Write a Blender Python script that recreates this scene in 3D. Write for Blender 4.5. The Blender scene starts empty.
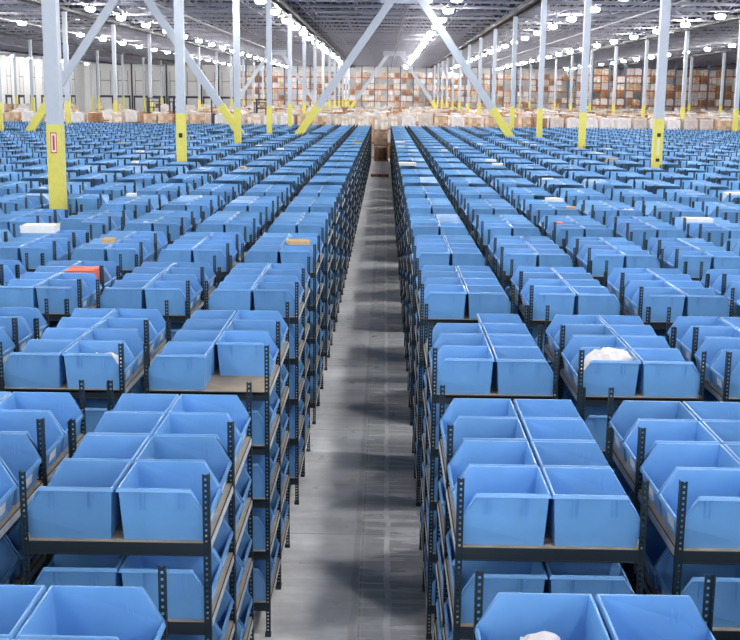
import bpy, bmesh, math, random
import numpy as np
from mathutils import Vector, Matrix

S = bpy.context.scene
COL = S.collection
random.seed(7)
KEEP_BINS = {(-7,6,0,0,0,1),(-6,5,0,0,0,1),(-6,5,0,0,1,1),(-6,5,1,0,0,1),(-5,4,0,0,0,0),(-5,4,0,0,0,1),(-5,4,0,0,1,1),(-5,4,1,0,0,1),(-5,4,1,0,1,1),(-5,5,1,0,0,0),(-5,5,1,0,0,1),(-5,6,0,0,0,0),(-5,6,0,0,0,1),(-5,7,0,0,0,1),(-4,2,1,0,0,1),(-4,2,1,0,1,1),(-4,3,0,0,0,0),(-4,3,0,0,0,1),(-4,3,0,0,1,1),(-4,3,1,0,0,1),(-4,3,1,0,1,1),(-4,4,0,0,0,1),(-4,4,0,0,1,0),(-4,4,0,0,1,1),(-4,4,1,0,1,1),(-4,5,0,0,0,0),(-4,5,0,0,0,1),(-4,6,0,0,0,0),(-4,6,0,0,0,1),(-4,7,0,0,0,1),(-3,1,0,0,1,1),(-3,1,1,0,0,1),(-3,1,1,0,1,1),(-3,2,0,0,0,0),(-3,2,0,0,0,1),(-3,2,0,0,1,0),(-3,2,0,0,1,1),(-3,2,1,0,0,0),(-3,2,1,0,0,1),(-3,2,1,0,1,0),(-3,2,1,0,1,1),(-3,3,0,0,0,0),(-3,3,0,0,0,1),(-3,3,0,0,1,1),(-3,3,1,0,0,1),(-3,3,1,0,1,1),(-3,4,0,0,0,0),(-3,4,0,0,0,1),(-3,4,0,0,1,1),(-3,4,1,0,1,1),(-3,5,0,0,0,0),(-3,5,0,0,0,1),(-3,6,0,0,0,0),(-3,6,0,0,0,1),(-2,0,0,0,0,1),(-2,0,0,0,1,1),(-2,0,0,1,0,1),(-2,0,0,1,1,1),(-2,0,1,0,0,1),(-2,0,1,0,1,1),(-2,1,0,0,0,0),(-2,1,0,0,0,1),(-2,1,0,0,1,0),(-2,1,0,0,1,1),(-2,1,0,1,0,1),(-2,1,1,0,0,0),(-2,1,1,0,0,1),(-2,1,1,0,1,0),(-2,1,1,0,1,1),(-2,2,0,0,0,0),(-2,2,0,0,0,1),(-2,2,0,0,1,0),(-2,2,0,0,1,1),(-2,2,0,1,0,1),(-2,2,1,0,0,0),(-2,2,1,0,0,1),(-2,2,1,0,1,0),(-2,2,1,0,1,1),(-2,3,0,0,0,0),(-2,3,0,0,0,1),(-2,3,0,0,1,0),(-2,3,0,0,1,1),(-2,3,1,0,0,0),(-2,3,1,0,0,1),(-2,3,1,0,1,1),(-2,4,0,0,0,0),(-2,4,0,0,0,1),(-2,5,0,0,0,0),(-2,5,0,0,0,1),(-2,6,0,0,0,0),(-2,6,0,0,0,1),(-1,-1,1,0,1,0),(-1,-1,1,0,1,1),(-1,0,0,0,0,0),(-1,0,0,0,0,1),(-1,0,0,0,1,0),(-1,0,0,0,1,1),(-1,0,0,1,0,0),(-1,0,0,1,0,1),(-1,0,0,1,1,1),(-1,0,0,2,0,1),(-1,0,0,2,1,1),(-1,0,1,0,0,0),(-1,0,1,0,0,1),(-1,0,1,0,1,0),(-1,0,1,0,1,1),(-1,0,1,1,0,1),(-1,0,1,1,1,1),(-1,0,1,2,0,1),(-1,0,1,2,1,1),(-1,0,1,3,1,1),(-1,1,0,0,0,0),(-1,1,0,0,1,0),(-1,1,0,0,1,1),(-1,1,0,1,0,1),(-1,1,0,1,1,1),(-1,1,0,2,0,1),(-1,1,0,2,1,1),(-1,1,0,3,0,1),(-1,1,0,3,1,1),(-1,1,0,4,0,1),(-1,1,0,4,1,1),(-1,1,1,0,0,0),(-1,1,1,0,0,1),(-1,1,1,0,1,0),(-1,1,1,0,1,1),(-1,1,1,2,1,1),(-1,1,1,3,1,1),(-1,1,1,4,1,1),(-1,2,0,0,0,0),(-1,2,0,0,0,1),(-1,2,0,0,1,0),(-1,2,0,0,1,1),(-1,2,0,1,0,1),(-1,2,0,2,0,1),(-1,2,0,3,0,1),(-1,2,0,4,0,1),(-1,2,1,0,0,0),(-1,2,1,0,0,1),(-1,2,1,0,1,0),(-1,2,1,0,1,1),(-1,3,0,0,0,0),(-1,3,0,0,0,1),(-1,3,0,0,1,0),(-1,3,1,0,0,0),(-1,3,1,0,1,1),(-1,4,0,0,0,0),(-1,4,0,0,0,1),(-1,5,0,0,0,0),(-1,5,0,0,0,1),(-1,6,0,0,0,0),(-1,6,0,0,0,1),(1,-1,1,0,1,0),(1,-1,1,0,1,1),(1,0,0,0,0,0),(1,0,0,0,0,1),(1,0,0,0,1,0),(1,0,0,0,1,1),(1,0,0,1,0,0),(1,0,0,1,0,1),(1,0,0,1,1,0),(1,0,0,2,1,0),(1,0,1,0,0,0),(1,0,1,0,0,1),(1,0,1,0,1,0),(1,0,1,0,1,1),(1,0,1,1,1,0),(1,0,1,2,1,0),(1,0,1,3,1,0),(1,1,0,0,0,0),(1,1,0,0,0,1),(1,1,0,0,1,0),(1,1,0,0,1,1),(1,1,0,1,0,0),(1,1,0,2,0,0),(1,1,0,3,0,0),(1,1,0,4,0,0),(1,1,1,0,0,0),(1,1,1,0,0,1),(1,1,1,0,1,1),(1,2,0,0,0,0),(1,2,0,0,0,1),(1,2,0,0,1,0),(1,2,0,0,1,1),(1,2,1,0,0,0),(1,2,1,0,0,1),(1,2,1,0,1,0),(1,2,1,0,1,1),(1,3,0,0,0,0),(1,3,0,0,0,1),(1,3,0,0,1,0),(1,3,0,0,1,1),(1,3,1,0,0,0),(1,3,1,0,0,1),(1,3,1,0,1,0),(1,4,0,0,0,0),(1,4,0,0,0,1),(1,5,0,0,0,0),(1,5,0,0,0,1),(1,6,0,0,0,0),(1,6,0,0,0,1),(2,0,0,0,0,0),(2,0,0,0,1,0),(2,0,0,0,1,1),(2,0,0,1,0,0),(2,0,0,1,1,0),(2,0,1,0,0,0),(2,0,1,0,0,1),(2,0,1,0,1,0),(2,0,1,0,1,1),(2,0,1,1,1,0),(2,1,0,0,0,0),(2,1,0,0,0,1),(2,1,0,0,1,0),(2,1,0,0,1,1),(2,1,0,1,0,0),(2,1,1,0,0,0),(2,1,1,0,0,1),(2,1,1,0,1,0),(2,1,1,0,1,1),(2,2,0,0,0,0),(2,2,0,0,0,1),(2,2,0,0,1,0),(2,2,0,0,1,1),(2,2,0,1,0,0),(2,2,1,0,0,0),(2,2,1,0,0,1),(2,2,1,0,1,0),(2,2,1,0,1,1),(2,3,0,0,0,0),(2,3,0,0,0,1),(2,3,0,0,1,0),(2,3,0,0,1,1),(2,3,1,0,0,0),(2,3,1,0,0,1),(2,3,1,0,1,0),(2,4,0,0,0,0),(2,4,0,0,0,1),(2,4,0,0,1,0),(2,5,0,0,0,0),(2,5,0,0,0,1),(2,6,0,0,0,0),(2,6,0,0,0,1),(2,7,0,0,0,0),(3,1,0,0,0,0),(3,1,0,0,1,0),(3,1,1,0,0,0),(3,1,1,0,1,0),(3,1,1,0,1,1),(3,2,0,0,0,0),(3,2,0,0,0,1),(3,2,0,0,1,0),(3,2,0,0,1,1),(3,2,1,0,0,0),(3,2,1,0,0,1),(3,2,1,0,1,0),(3,2,1,0,1,1),(3,3,0,0,0,0),(3,3,0,0,0,1),(3,3,0,0,1,0),(3,3,1,0,0,0),(3,3,1,0,0,1),(3,3,1,0,1,0),(3,4,0,0,0,0),(3,4,0,0,0,1),(3,4,0,0,1,0),(3,5,0,0,0,0),(3,5,0,0,0,1),(3,6,0,0,0,0),(3,7,0,0,0,0),(4,2,0,0,1,0),(4,2,1,0,0,0),(4,2,1,0,1,0),(4,3,0,0,0,0),(4,3,0,0,0,1),(4,3,0,0,1,0),(4,3,1,0,0,0),(4,3,1,0,0,1),(4,3,1,0,1,0),(4,4,0,0,0,0),(4,4,0,0,0,1),(4,4,0,0,1,0),(4,4,1,0,0,0),(4,4,1,0,1,0),(4,5,0,0,0,0),(4,5,0,0,0,1),(4,6,0,0,0,0),(4,6,0,0,0,1),(5,4,0,0,0,0),(5,4,0,0,0,1),(5,4,0,0,1,0),(5,5,0,0,0,0),(5,5,0,0,0,1),(5,6,0,0,0,0),(5,6,0,0,0,1),(5,7,0,0,0,0),(6,5,0,0,0,0),(6,6,0,0,0,0),(6,6,0,0,0,1),(7,7,0,0,0,0)}
KEEP_UNITS = {(-11,11,0),(-11,14,0),(-10,10,0),(-9,8,0),(-9,9,0),(-9,10,0),(-9,11,0),(-9,12,0),(-8,7,0),(-8,8,0),(-8,9,0),(-8,10,0),(-8,11,0),(-7,6,0),(-7,6,1),(-7,7,0),(-7,7,1),(-7,8,0),(-7,9,0),(-7,10,0),(-6,4,1),(-6,5,0),(-6,5,1),(-6,6,0),(-6,6,1),(-6,7,0),(-6,7,1),(-6,8,0),(-6,8,1),(-6,9,0),(-6,10,0),(-5,3,1),(-5,4,0),(-5,4,1),(-5,5,1),(-5,6,0),(-5,6,1),(-5,7,0),(-5,7,1),(-5,8,0),(-5,9,0),(-5,10,0),(-5,11,0),(-5,12,0),(-5,13,0),(-4,2,0),(-4,2,1),(-4,3,0),(-4,3,1),(-4,4,0),(-4,4,1),(-4,5,0),(-4,5,1),(-4,6,0),(-4,6,1),(-4,7,0),(-4,7,1),(-4,8,0),(-4,8,1),(-4,9,0),(-4,10,0),(-4,11,0),(-4,12,0),(-3,1,0),(-3,1,1),(-3,2,0),(-3,2,1),(-3,3,0),(-3,3,1),(-3,4,0),(-3,4,1),(-3,5,0),(-3,5,1),(-3,6,0),(-3,6,1),(-3,7,0),(-3,7,1),(-3,8,0),(-3,9,0),(-3,10,0),(-3,11,0),(-3,12,0),(-3,13,0),(-3,17,0),(-2,0,0),(-2,0,1),(-2,1,0),(-2,1,1),(-2,2,0),(-2,2,1),(-2,3,0),(-2,3,1),(-2,4,0),(-2,4,1),(-2,5,0),(-2,5,1),(-2,6,0),(-2,6,1),(-2,7,0),(-2,8,0),(-2,9,0),(-2,9,1),(-2,10,0),(-2,10,1),(-2,11,0),(-2,12,0),(-2,13,0),(-2,14,0),(-1,-1,1),(-1,0,0),(-1,0,1),(-1,1,0),(-1,1,1),(-1,2,0),(-1,2,1),(-1,3,0),(-1,3,1),(-1,4,0),(-1,4,1),(-1,5,0),(-1,5,1),(-1,6,0),(-1,6,1),(-1,7,0),(-1,7,1),(-1,8,0),(-1,8,1),(-1,9,0),(-1,9,1),(-1,10,0),(-1,10,1),(-1,11,0),(-1,11,1),(-1,12,0),(-1,12,1),(-1,13,0),(-1,13,1),(-1,14,0),(-1,15,0),(-1,15,1),(-1,16,0),(-1,16,1),(-1,17,0),(-1,17,1),(-1,18,0),(-1,19,0),(-1,20,0),(-1,21,1),(-1,22,0),(-1,23,1),(1,-1,1),(1,0,0),(1,0,1),(1,1,0),(1,1,1),(1,2,0),(1,2,1),(1,3,0),(1,3,1),(1,4,0),(1,4,1),(1,5,0),(1,5,1),(1,6,0),(1,6,1),(1,7,0),(1,7,1),(1,8,0),(1,8,1),(1,9,0),(1,9,1),(1,10,0),(1,10,1),(1,11,0),(1,11,1),(1,12,0),(1,12,1),(1,13,0),(1,13,1),(1,14,0),(1,14,1),(1,16,0),(1,17,0),(1,19,0),(1,20,0),(2,0,0),(2,0,1),(2,1,0),(2,1,1),(2,2,0),(2,2,1),(2,3,0),(2,3,1),(2,4,0),(2,4,1),(2,5,0),(2,5,1),(2,6,0),(2,6,1),(2,7,0),(2,7,1),(2,8,0),(2,8,1),(2,9,0),(2,9,1),(2,10,0),(2,11,0),(2,12,0),(2,14,0),(2,15,0),(2,16,0),(3,1,0),(3,1,1),(3,2,0),(3,2,1),(3,3,0),(3,3,1),(3,4,0),(3,4,1),(3,5,0),(3,5,1),(3,6,0),(3,6,1),(3,7,0),(3,7,1),(3,8,0),(3,9,0),(3,10,0),(3,11,0),(3,12,0),(3,14,0),(3,15,0),(4,2,0),(4,2,1),(4,3,0),(4,3,1),(4,4,0),(4,4,1),(4,5,0),(4,5,1),(4,6,0),(4,6,1),(4,7,0),(4,7,1),(4,8,0),(4,9,0),(4,10,0),(4,11,0),(4,13,0),(4,14,0),(5,3,1),(5,4,0),(5,4,1),(5,5,0),(5,5,1),(5,6,0),(5,6,1),(5,7,0),(5,7,1),(5,8,0),(5,9,0),(5,9,1),(5,10,0),(5,11,0),(5,12,0),(5,13,0),(6,4,1),(6,5,0),(6,5,1),(6,6,0),(6,6,1),(6,7,0),(6,7,1),(6,8,0),(6,9,0),(6,10,0),(6,11,0),(6,12,0),(6,13,0),(7,6,0),(7,6,1),(7,7,0),(7,7,1),(7,8,0),(7,9,0),(7,10,0),(7,11,0),(7,14,1),(8,7,0),(8,8,0),(8,8,1),(8,9,0),(8,10,0),(9,9,0),(9,9,1),(9,10,0),(9,12,0),(10,11,0),(10,12,0),(12,13,0)}
KEEP_LOADS = {(1,0,13,2),(1,0,14,2),(1,0,17,2),(1,0,18,2),(1,0,21,2),(1,0,22,2),(1,0,23,2),(1,0,24,2),(1,0,25,2),(1,0,26,2),(1,0,27,2),(1,0,28,2),(1,0,29,2),(1,0,30,2),(1,0,31,2),(1,0,32,2),(1,0,33,2),(1,0,34,0),(1,0,34,1),(1,0,34,2),(1,0,35,0),(1,0,35,1),(1,0,35,2),(1,0,36,2),(1,0,37,2),(1,0,38,2),(1,0,39,2),(1,0,40,2),(1,0,41,2),(1,0,42,2),(1,0,43,2),(1,0,44,2),(1,0,45,2),(1,0,46,2),(1,0,47,2),(1,0,48,2),(1,0,49,2),(1,0,50,2),(1,0,51,2),(1,0,52,2),(1,0,53,2),(1,0,54,2),(1,0,55,2),(1,0,56,2),(1,1,13,2),(1,1,19,2),(1,1,21,2),(1,1,22,2),(1,1,23,2),(1,1,24,2),(1,1,26,2),(1,1,27,2),(1,1,28,2),(1,1,29,2),(1,1,31,2),(1,1,33,2),(1,1,34,2),(1,1,35,2),(1,1,38,2),(1,1,39,2),(1,1,40,2),(1,1,42,2),(1,1,43,2),(1,1,44,2),(1,1,48,2),(1,1,55,2),(1,2,19,2),(1,2,20,2),(1,2,21,2),(1,2,33,2),(1,2,34,2),(1,2,35,2),(1,2,36,2),(1,2,38,2),(1,2,39,2),(1,2,40,2),(1,2,45,2),(1,2,51,2),(1,2,55,2),(1,2,56,2),(1,3,11,2),(1,3,17,2),(1,3,39,2),(1,3,40,2),(1,3,41,2),(1,3,42,2),(1,3,43,2),(1,3,49,2),(1,3,59,2),(1,4,17,2),(1,4,22,2),(1,4,28,2),(1,4,31,2),(1,4,37,2),(1,4,38,2),(1,4,50,2),(1,4,53,2),(1,4,59,2),(1,5,11,2),(1,5,17,2),(1,5,40,2),(1,5,41,2),(1,5,48,2),(1,5,57,2),(1,6,5,2),(1,6,39,2),(1,6,41,2),(1,6,43,2),(1,6,55,2),(1,7,1,2),(1,7,2,2),(1,7,3,2),(1,7,18,2),(1,7,35,2),(1,8,9,2),(1,8,14,2),(1,9,6,2),(1,9,18,2),(2,0,0,0),(2,0,0,1),(2,0,0,2),(3,1,2,0),(3,1,4,0),(3,1,11,0),(3,2,4,0),(3,3,2,0),(3,3,2,1),(3,3,3,0),(3,3,3,1),(3,3,4,0),(3,3,4,1),(3,3,11,1),(3,3,12,0),(3,3,13,0),(3,3,13,1),(3,4,2,1),(3,4,3,1),(3,4,13,1),(3,5,3,0),(3,5,4,1),(3,5,12,0),(3,5,13,1),(3,6,3,1),(3,6,4,1),(3,6,12,1),(3,6,13,1),(3,9,2,0),(3,9,3,1),(3,9,4,1),(3,9,12,0),(3,9,13,1),(3,10,2,0),(3,10,2,1),(3,10,3,1),(3,10,4,0),(3,10,11,1),(3,10,12,0),(3,10,12,1),(3,11,2,0),(3,11,2,1),(3,11,3,0),(3,11,3,1),(3,11,4,1),(3,11,12,0),(3,12,2,0),(3,12,2,1),(3,12,3,0),(3,12,3,1),(3,12,4,0),(3,12,4,1),(3,12,11,0),(3,12,11,1),(3,12,12,0),(3,12,12,1),(3,12,13,1),(3,13,2,0),(3,13,2,1),(3,13,3,0),(3,13,4,0),(3,13,4,1),(3,13,11,0),(3,13,12,0),(3,13,12,1),(3,13,13,0),(3,14,2,0),(3,14,3,0),(3,14,4,1),(3,14,12,0),(3,14,13,1),(3,15,3,0),(3,15,4,0),(3,15,13,0),(3,16,4,1),(3,17,4,0),(3,17,12,0),(3,18,2,1),(3,18,12,1),(3,19,3,1),(3,19,4,1),(3,19,13,1),(3,20,2,1),(3,20,3,1),(3,20,4,1),(3,20,12,1),(3,20,13,1),(3,21,2,0),(3,21,4,0),(3,21,11,0),(3,21,12,0),(3,22,2,1),(3,22,4,1),(3,22,11,1),(3,22,12,1),(3,23,3,0),(3,23,4,0),(3,23,13,0),(3,24,2,1),(3,24,3,0),(3,24,3,1),(3,24,4,0),(3,24,4,1),(3,24,11,1),(3,24,12,1),(3,24,13,0),(3,24,13,1),(3,25,2,0),(3,25,2,1),(3,25,3,0),(3,25,4,0),(3,25,4,1),(3,25,13,0),(4,0,2,0),(4,0,3,0),(4,0,4,0),(4,0,12,0),(4,0,13,0),(4,1,2,0),(4,1,2,1),(4,1,3,0),(4,1,3,1),(4,1,4,0),(4,1,4,1),(4,1,12,1),(4,1,13,0),(4,1,13,1),(4,2,2,0),(4,2,2,1),(4,2,3,1),(4,2,12,0),(4,2,12,1),(4,2,13,1),(4,3,2,0),(4,3,2,1),(4,3,3,0),(4,3,3,1),(4,3,4,0),(4,3,4,1),(4,3,12,0),(4,3,13,0),(4,3,13,1),(4,4,2,0),(4,4,2,1),(4,4,3,1),(4,4,4,0),(4,4,4,1),(4,4,12,0),(4,4,12,1),(4,4,13,0),(4,4,13,1),(4,5,2,1),(4,5,3,1),(4,5,4,1),(4,5,12,1),(4,6,2,0),(4,6,3,0),(4,6,12,0),(4,7,2,0),(4,7,2,1),(4,7,3,0),(4,7,3,1),(4,7,4,0),(4,7,4,1),(4,7,12,1),(4,7,13,0),(4,7,13,1),(4,8,2,0),(4,8,2,1),(4,8,3,0),(4,8,3,1),(4,8,4,1),(4,8,12,0),(4,8,12,1),(4,8,13,0),(4,9,2,0),(4,9,2,1),(4,9,3,0),(4,9,4,0),(4,9,4,1),(4,9,12,0),(4,9,13,0)}
RANK = globals().get('RANK_MODE', False)

# ------------------------------------------------------------------ materials
def srgb(r, g, b):
    f = lambda c: (c/255/12.92) if c/255 <= .04045 else ((c/255+.055)/1.055)**2.4
    return (f(r), f(g), f(b), 1)

def mat(name, col, rough=.5, metal=0, spec=.5, vary=0, island=False, noise=0, nscale=8, emit=0, bump=0):
    m = bpy.data.materials.new(name); m.use_nodes = True
    nt = m.node_tree; N = nt.nodes; L = nt.links
    b = N['Principled BSDF']
    b.inputs['Base Color'].default_value = col
    b.inputs['Roughness'].default_value = rough
    b.inputs['Metallic'].default_value = metal
    b.inputs['Specular IOR Level'].default_value = spec
    src = None
    if vary:
        if island: g = N.new('ShaderNodeNewGeometry'); out = g.outputs['Random Per Island']
        else: g = N.new('ShaderNodeObjectInfo'); out = g.outputs['Random']
        mr = N.new('ShaderNodeMapRange'); mr.inputs['To Min'].default_value = 1-vary; mr.inputs['To Max'].default_value = 1+vary
        L.new(out, mr.inputs['Value']); src = mr.outputs[0]
    if noise:
        tc = N.new('ShaderNodeTexCoord'); nz = N.new('ShaderNodeTexNoise'); nz.inputs['Scale'].default_value = nscale; nz.inputs['Detail'].default_value = 4
        L.new(tc.outputs['Object'], nz.inputs['Vector'])
        mr2 = N.new('ShaderNodeMapRange'); mr2.inputs['From Min'].default_value = .3; mr2.inputs['From Max'].default_value = .7
        mr2.inputs['To Min'].default_value = 1-noise; mr2.inputs['To Max'].default_value = 1+noise
        L.new(nz.outputs['Fac'], mr2.inputs['Value'])
        if src is None: src = mr2.outputs[0]
        else:
            mm = N.new('ShaderNodeMath'); mm.operation = 'MULTIPLY'; L.new(src, mm.inputs[0]); L.new(mr2.outputs[0], mm.inputs[1]); src = mm.outputs[0]
        if bump:
            bp = N.new('ShaderNodeBump'); bp.inputs['Strength'].default_value = bump; L.new(nz.outputs['Fac'], bp.inputs['Height']); L.new(bp.outputs[0], b.inputs['Normal'])
    if src is not None:
        vm = N.new('ShaderNodeVectorMath'); vm.operation = 'SCALE'; vm.inputs[0].default_value = col[:3]
        L.new(src, vm.inputs['Scale']); L.new(vm.outputs[0], b.inputs['Base Color'])
    if emit:
        b.inputs['Emission Color'].default_value = (1, .985, .96, 1); b.inputs['Emission Strength'].default_value = emit
    return m

BLUE = srgb(107, 163, 221)
M = {}
M['bin'] = mat('blue_plastic', BLUE, .36, 0, .6, vary=.13, noise=.05, nscale=5)
M['bin_far'] = mat('blue_plastic_far', BLUE, .36, 0, .6, vary=.14, island=True)
M['steel'] = mat('dark_rack_steel', srgb(38, 50, 60), .45, .2, .5)
M['deck'] = mat('particle_board', srgb(176, 160, 140), .8, noise=.12, nscale=6)
M['strip'] = mat('label_strip_plastic', srgb(214, 216, 220), .4, noise=.1, nscale=14)
M['card'] = mat('label_card_paper', srgb(235, 236, 238), .6)
M['white'] = mat('white_column_paint', srgb(186, 194, 206), .45, noise=.03)
M['yellow'] = mat('yellow_column_paint', srgb(226, 218, 104), .5, noise=.05)
M['joist'] = mat('joist_steel', srgb(152, 152, 164), .5)
M['girder'] = mat('girder_steel', srgb(30, 32, 42), .5, .1)
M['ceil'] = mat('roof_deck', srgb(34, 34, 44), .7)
M['wall'] = mat('wall_panel', srgb(250, 250, 250), .7, noise=.04, nscale=.3)
M['doorw'] = mat('dock_door_white', srgb(244, 245, 247), .5)
M['darkgrey'] = mat('dark_grey_rubber', srgb(66, 68, 78), .6)
M['orange'] = mat('orange_beam_paint', srgb(206, 110, 66), .5)
M['rackblue'] = mat('rack_upright_paint', srgb(110, 118, 140), .5)
M['wood'] = mat('pallet_wood', srgb(168, 118, 80), .8, noise=.2, nscale=12)
M['redwood'] = mat('red_pallet_wood', srgb(150, 76, 62), .8, noise=.2, nscale=12)
M['housing'] = mat('lamp_housing', srgb(120, 122, 132), .4)
M['lens'] = mat('lamp_lens', (1, 1, 1, 1), .5, emit=125)
M['bag'] = mat('white_plastic_bag', srgb(238, 232, 236), .35, noise=.12, nscale=9, bump=.5)
M['whitebox'] = mat('white_card', srgb(240, 240, 238), .6, noise=.03)
M['redbox'] = mat('orange_red_card', srgb(236, 104, 70), .6, noise=.08, nscale=7)
M['tan'] = mat('tan_card', srgb(214, 178, 126), .7, noise=.1)
M['red'] = mat('red_plastic', srgb(190, 60, 62), .5)
M['sign'] = mat('sign_white', srgb(236, 226, 220), .5)
CART = [mat('carton_%s' % n, srgb(*c), .8, vary=.3, island=True, noise=.15, nscale=3) for n, c in
        [('tan', (214, 184, 156)), ('pale', (232, 218, 206)), ('wrapped', (228, 222, 222)), ('brown', (168, 128, 98)), ('grey', (204, 192, 186))]]

# steel posts have punched slots: real see-through holes
def post_mat():
    m = M['post'] = mat('slotted_post_steel', srgb(22, 42, 54), .45, .1)
    nt = m.node_tree; N = nt.nodes; L = nt.links
    out = N['Material Output']; b = N['Principled BSDF']
    tc = N.new('ShaderNodeTexCoord'); sp = N.new('ShaderNodeSeparateXYZ'); L.new(tc.outputs['Object'], sp.inputs[0])
    def math_(op, a, bb=None):
        n = N.new('ShaderNodeMath'); n.operation = op
        for i, v in enumerate((a, bb)):
            if v is None: continue
            if isinstance(v, (int, float)): n.inputs[i].default_value = v
            else: L.new(v, n.inputs[i])
        return n.outputs[0]
    zm = math_('PINGPONG', sp.outputs['Z'], .019)           # period 38 mm
    hz = math_('LESS_THAN', zm, .0078)
    ax = math_('LESS_THAN', math_('ABSOLUTE', math_('SUBTRACT', math_('ABSOLUTE', sp.outputs['X']), .024)), .0072)
    ay = math_('LESS_THAN', math_('ABSOLUTE', math_('SUBTRACT', math_('ABSOLUTE', sp.outputs['Y']), .024)), .0072)
    h = math_('MULTIPLY', hz, math_('MAXIMUM', ax, ay))
    tr = N.new('ShaderNodeBsdfTransparent'); mx = N.new('ShaderNodeMixShader')
    L.new(h, mx.inputs[0]); L.new(b.outputs[0], mx.inputs[1]); L.new(tr.outputs[0], mx.inputs[2]); L.new(mx.outputs[0], out.inputs['Surface'])
post_mat()

def floor_mat():
    m = mat('polished_concrete', srgb(186, 188, 194), .3)
    nt = m.node_tree; N = nt.nodes; L = nt.links; b = N['Principled BSDF']
    tc = N.new('ShaderNodeTexCoord')
    def noise(scale, sc, detail=5):
        mp = N.new('ShaderNodeMapping'); mp.inputs['Scale'].default_value = sc; L.new(tc.outputs['Object'], mp.inputs[0])
        n = N.new('ShaderNodeTexNoise'); n.inputs['Scale'].default_value = scale; n.inputs['Detail'].default_value = detail
        L.new(mp.outputs[0], n.inputs['Vector']); return n.outputs['Fac']
    def ramp(fac, a, bb, lo, hi):
        r = N.new('ShaderNodeMapRange'); r.inputs['From Min'].default_value = a; r.inputs['From Max'].default_value = bb
        r.inputs['To Min'].default_value = lo; r.inputs['To Max'].default_value = hi; L.new(fac, r.inputs[0]); return r.outputs[0]
    def mul(a, bb):
        n = N.new('ShaderNodeMath'); n.operation = 'MULTIPLY'; L.new(a, n.inputs[0]); L.new(bb, n.inputs[1]); return n.outputs[0]
    big = ramp(noise(.7, (1, .6, 1)), .35, .65, .84, 1.1)
    fine = ramp(noise(9, (1, 1, 1)), .3, .7, .94, 1.05)
    streak = ramp(noise(1.6, (.5, 3.2, 1)), .38, .62, .9, 1.06)
    sp = N.new('ShaderNodeSeparateXYZ'); L.new(tc.outputs['Object'], sp.inputs[0])
    def math_(op, a, bb=None):
        n = N.new('ShaderNodeMath'); n.operation = op
        for i, v in enumerate((a, bb)):
            if v is None: continue
            if isinstance(v, (int, float)): n.inputs[i].default_value = v
            else: L.new(v, n.inputs[i])
        return n.outputs[0]
    # sawn control joints
    jy = math_('GREATER_THAN', math_('PINGPONG', math_('SUBTRACT', sp.outputs['Y'], 13.72), 2.3), .012)
    jx = math_('GREATER_THAN', math_('ABSOLUTE', math_('ADD', sp.outputs['X'], .2)), .010)
    joint = math_('ADD', math_('MULTIPLY', math_('MULTIPLY', jy, jx), .45), .55)
    # pale lines and rungs down the right half of the aisle
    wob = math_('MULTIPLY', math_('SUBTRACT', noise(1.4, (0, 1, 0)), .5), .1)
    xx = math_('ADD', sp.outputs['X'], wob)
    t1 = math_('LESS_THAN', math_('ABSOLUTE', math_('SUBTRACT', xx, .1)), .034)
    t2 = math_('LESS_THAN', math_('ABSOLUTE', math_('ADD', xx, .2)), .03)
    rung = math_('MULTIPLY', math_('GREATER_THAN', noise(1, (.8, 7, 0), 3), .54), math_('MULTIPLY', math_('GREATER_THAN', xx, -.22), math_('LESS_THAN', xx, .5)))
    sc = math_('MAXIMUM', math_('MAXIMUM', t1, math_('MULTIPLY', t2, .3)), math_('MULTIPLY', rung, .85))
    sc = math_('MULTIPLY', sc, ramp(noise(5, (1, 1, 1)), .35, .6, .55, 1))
    dark_band = math_('MULTIPLY', math_('GREATER_THAN', xx, -.3), math_('LESS_THAN', xx, .55))   # darker band under the pale lines and rungs
    dark_band = math_('SUBTRACT', 1, math_('MULTIPLY', dark_band, .22))
    val = mul(mul(mul(mul(big, fine), streak), joint), dark_band)
    vm = N.new('ShaderNodeVectorMath'); vm.operation = 'SCALE'; vm.inputs[0].default_value = srgb(240, 240, 243)[:3]; L.new(val, vm.inputs['Scale'])
    mx = N.new('ShaderNodeMix'); mx.data_type = 'RGBA'; mx.inputs[7].default_value = srgb(255, 255, 255)
    L.new(sc, mx.inputs[0]); L.new(vm.outputs[0], mx.inputs[6]); L.new(mx.outputs[2], b.inputs['Base Color'])
    L.new(ramp(noise(3, (1, 1, 1)), .3, .7, .26, .42), b.inputs['Roughness'])
    return m
M['floor'] = floor_mat()

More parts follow.
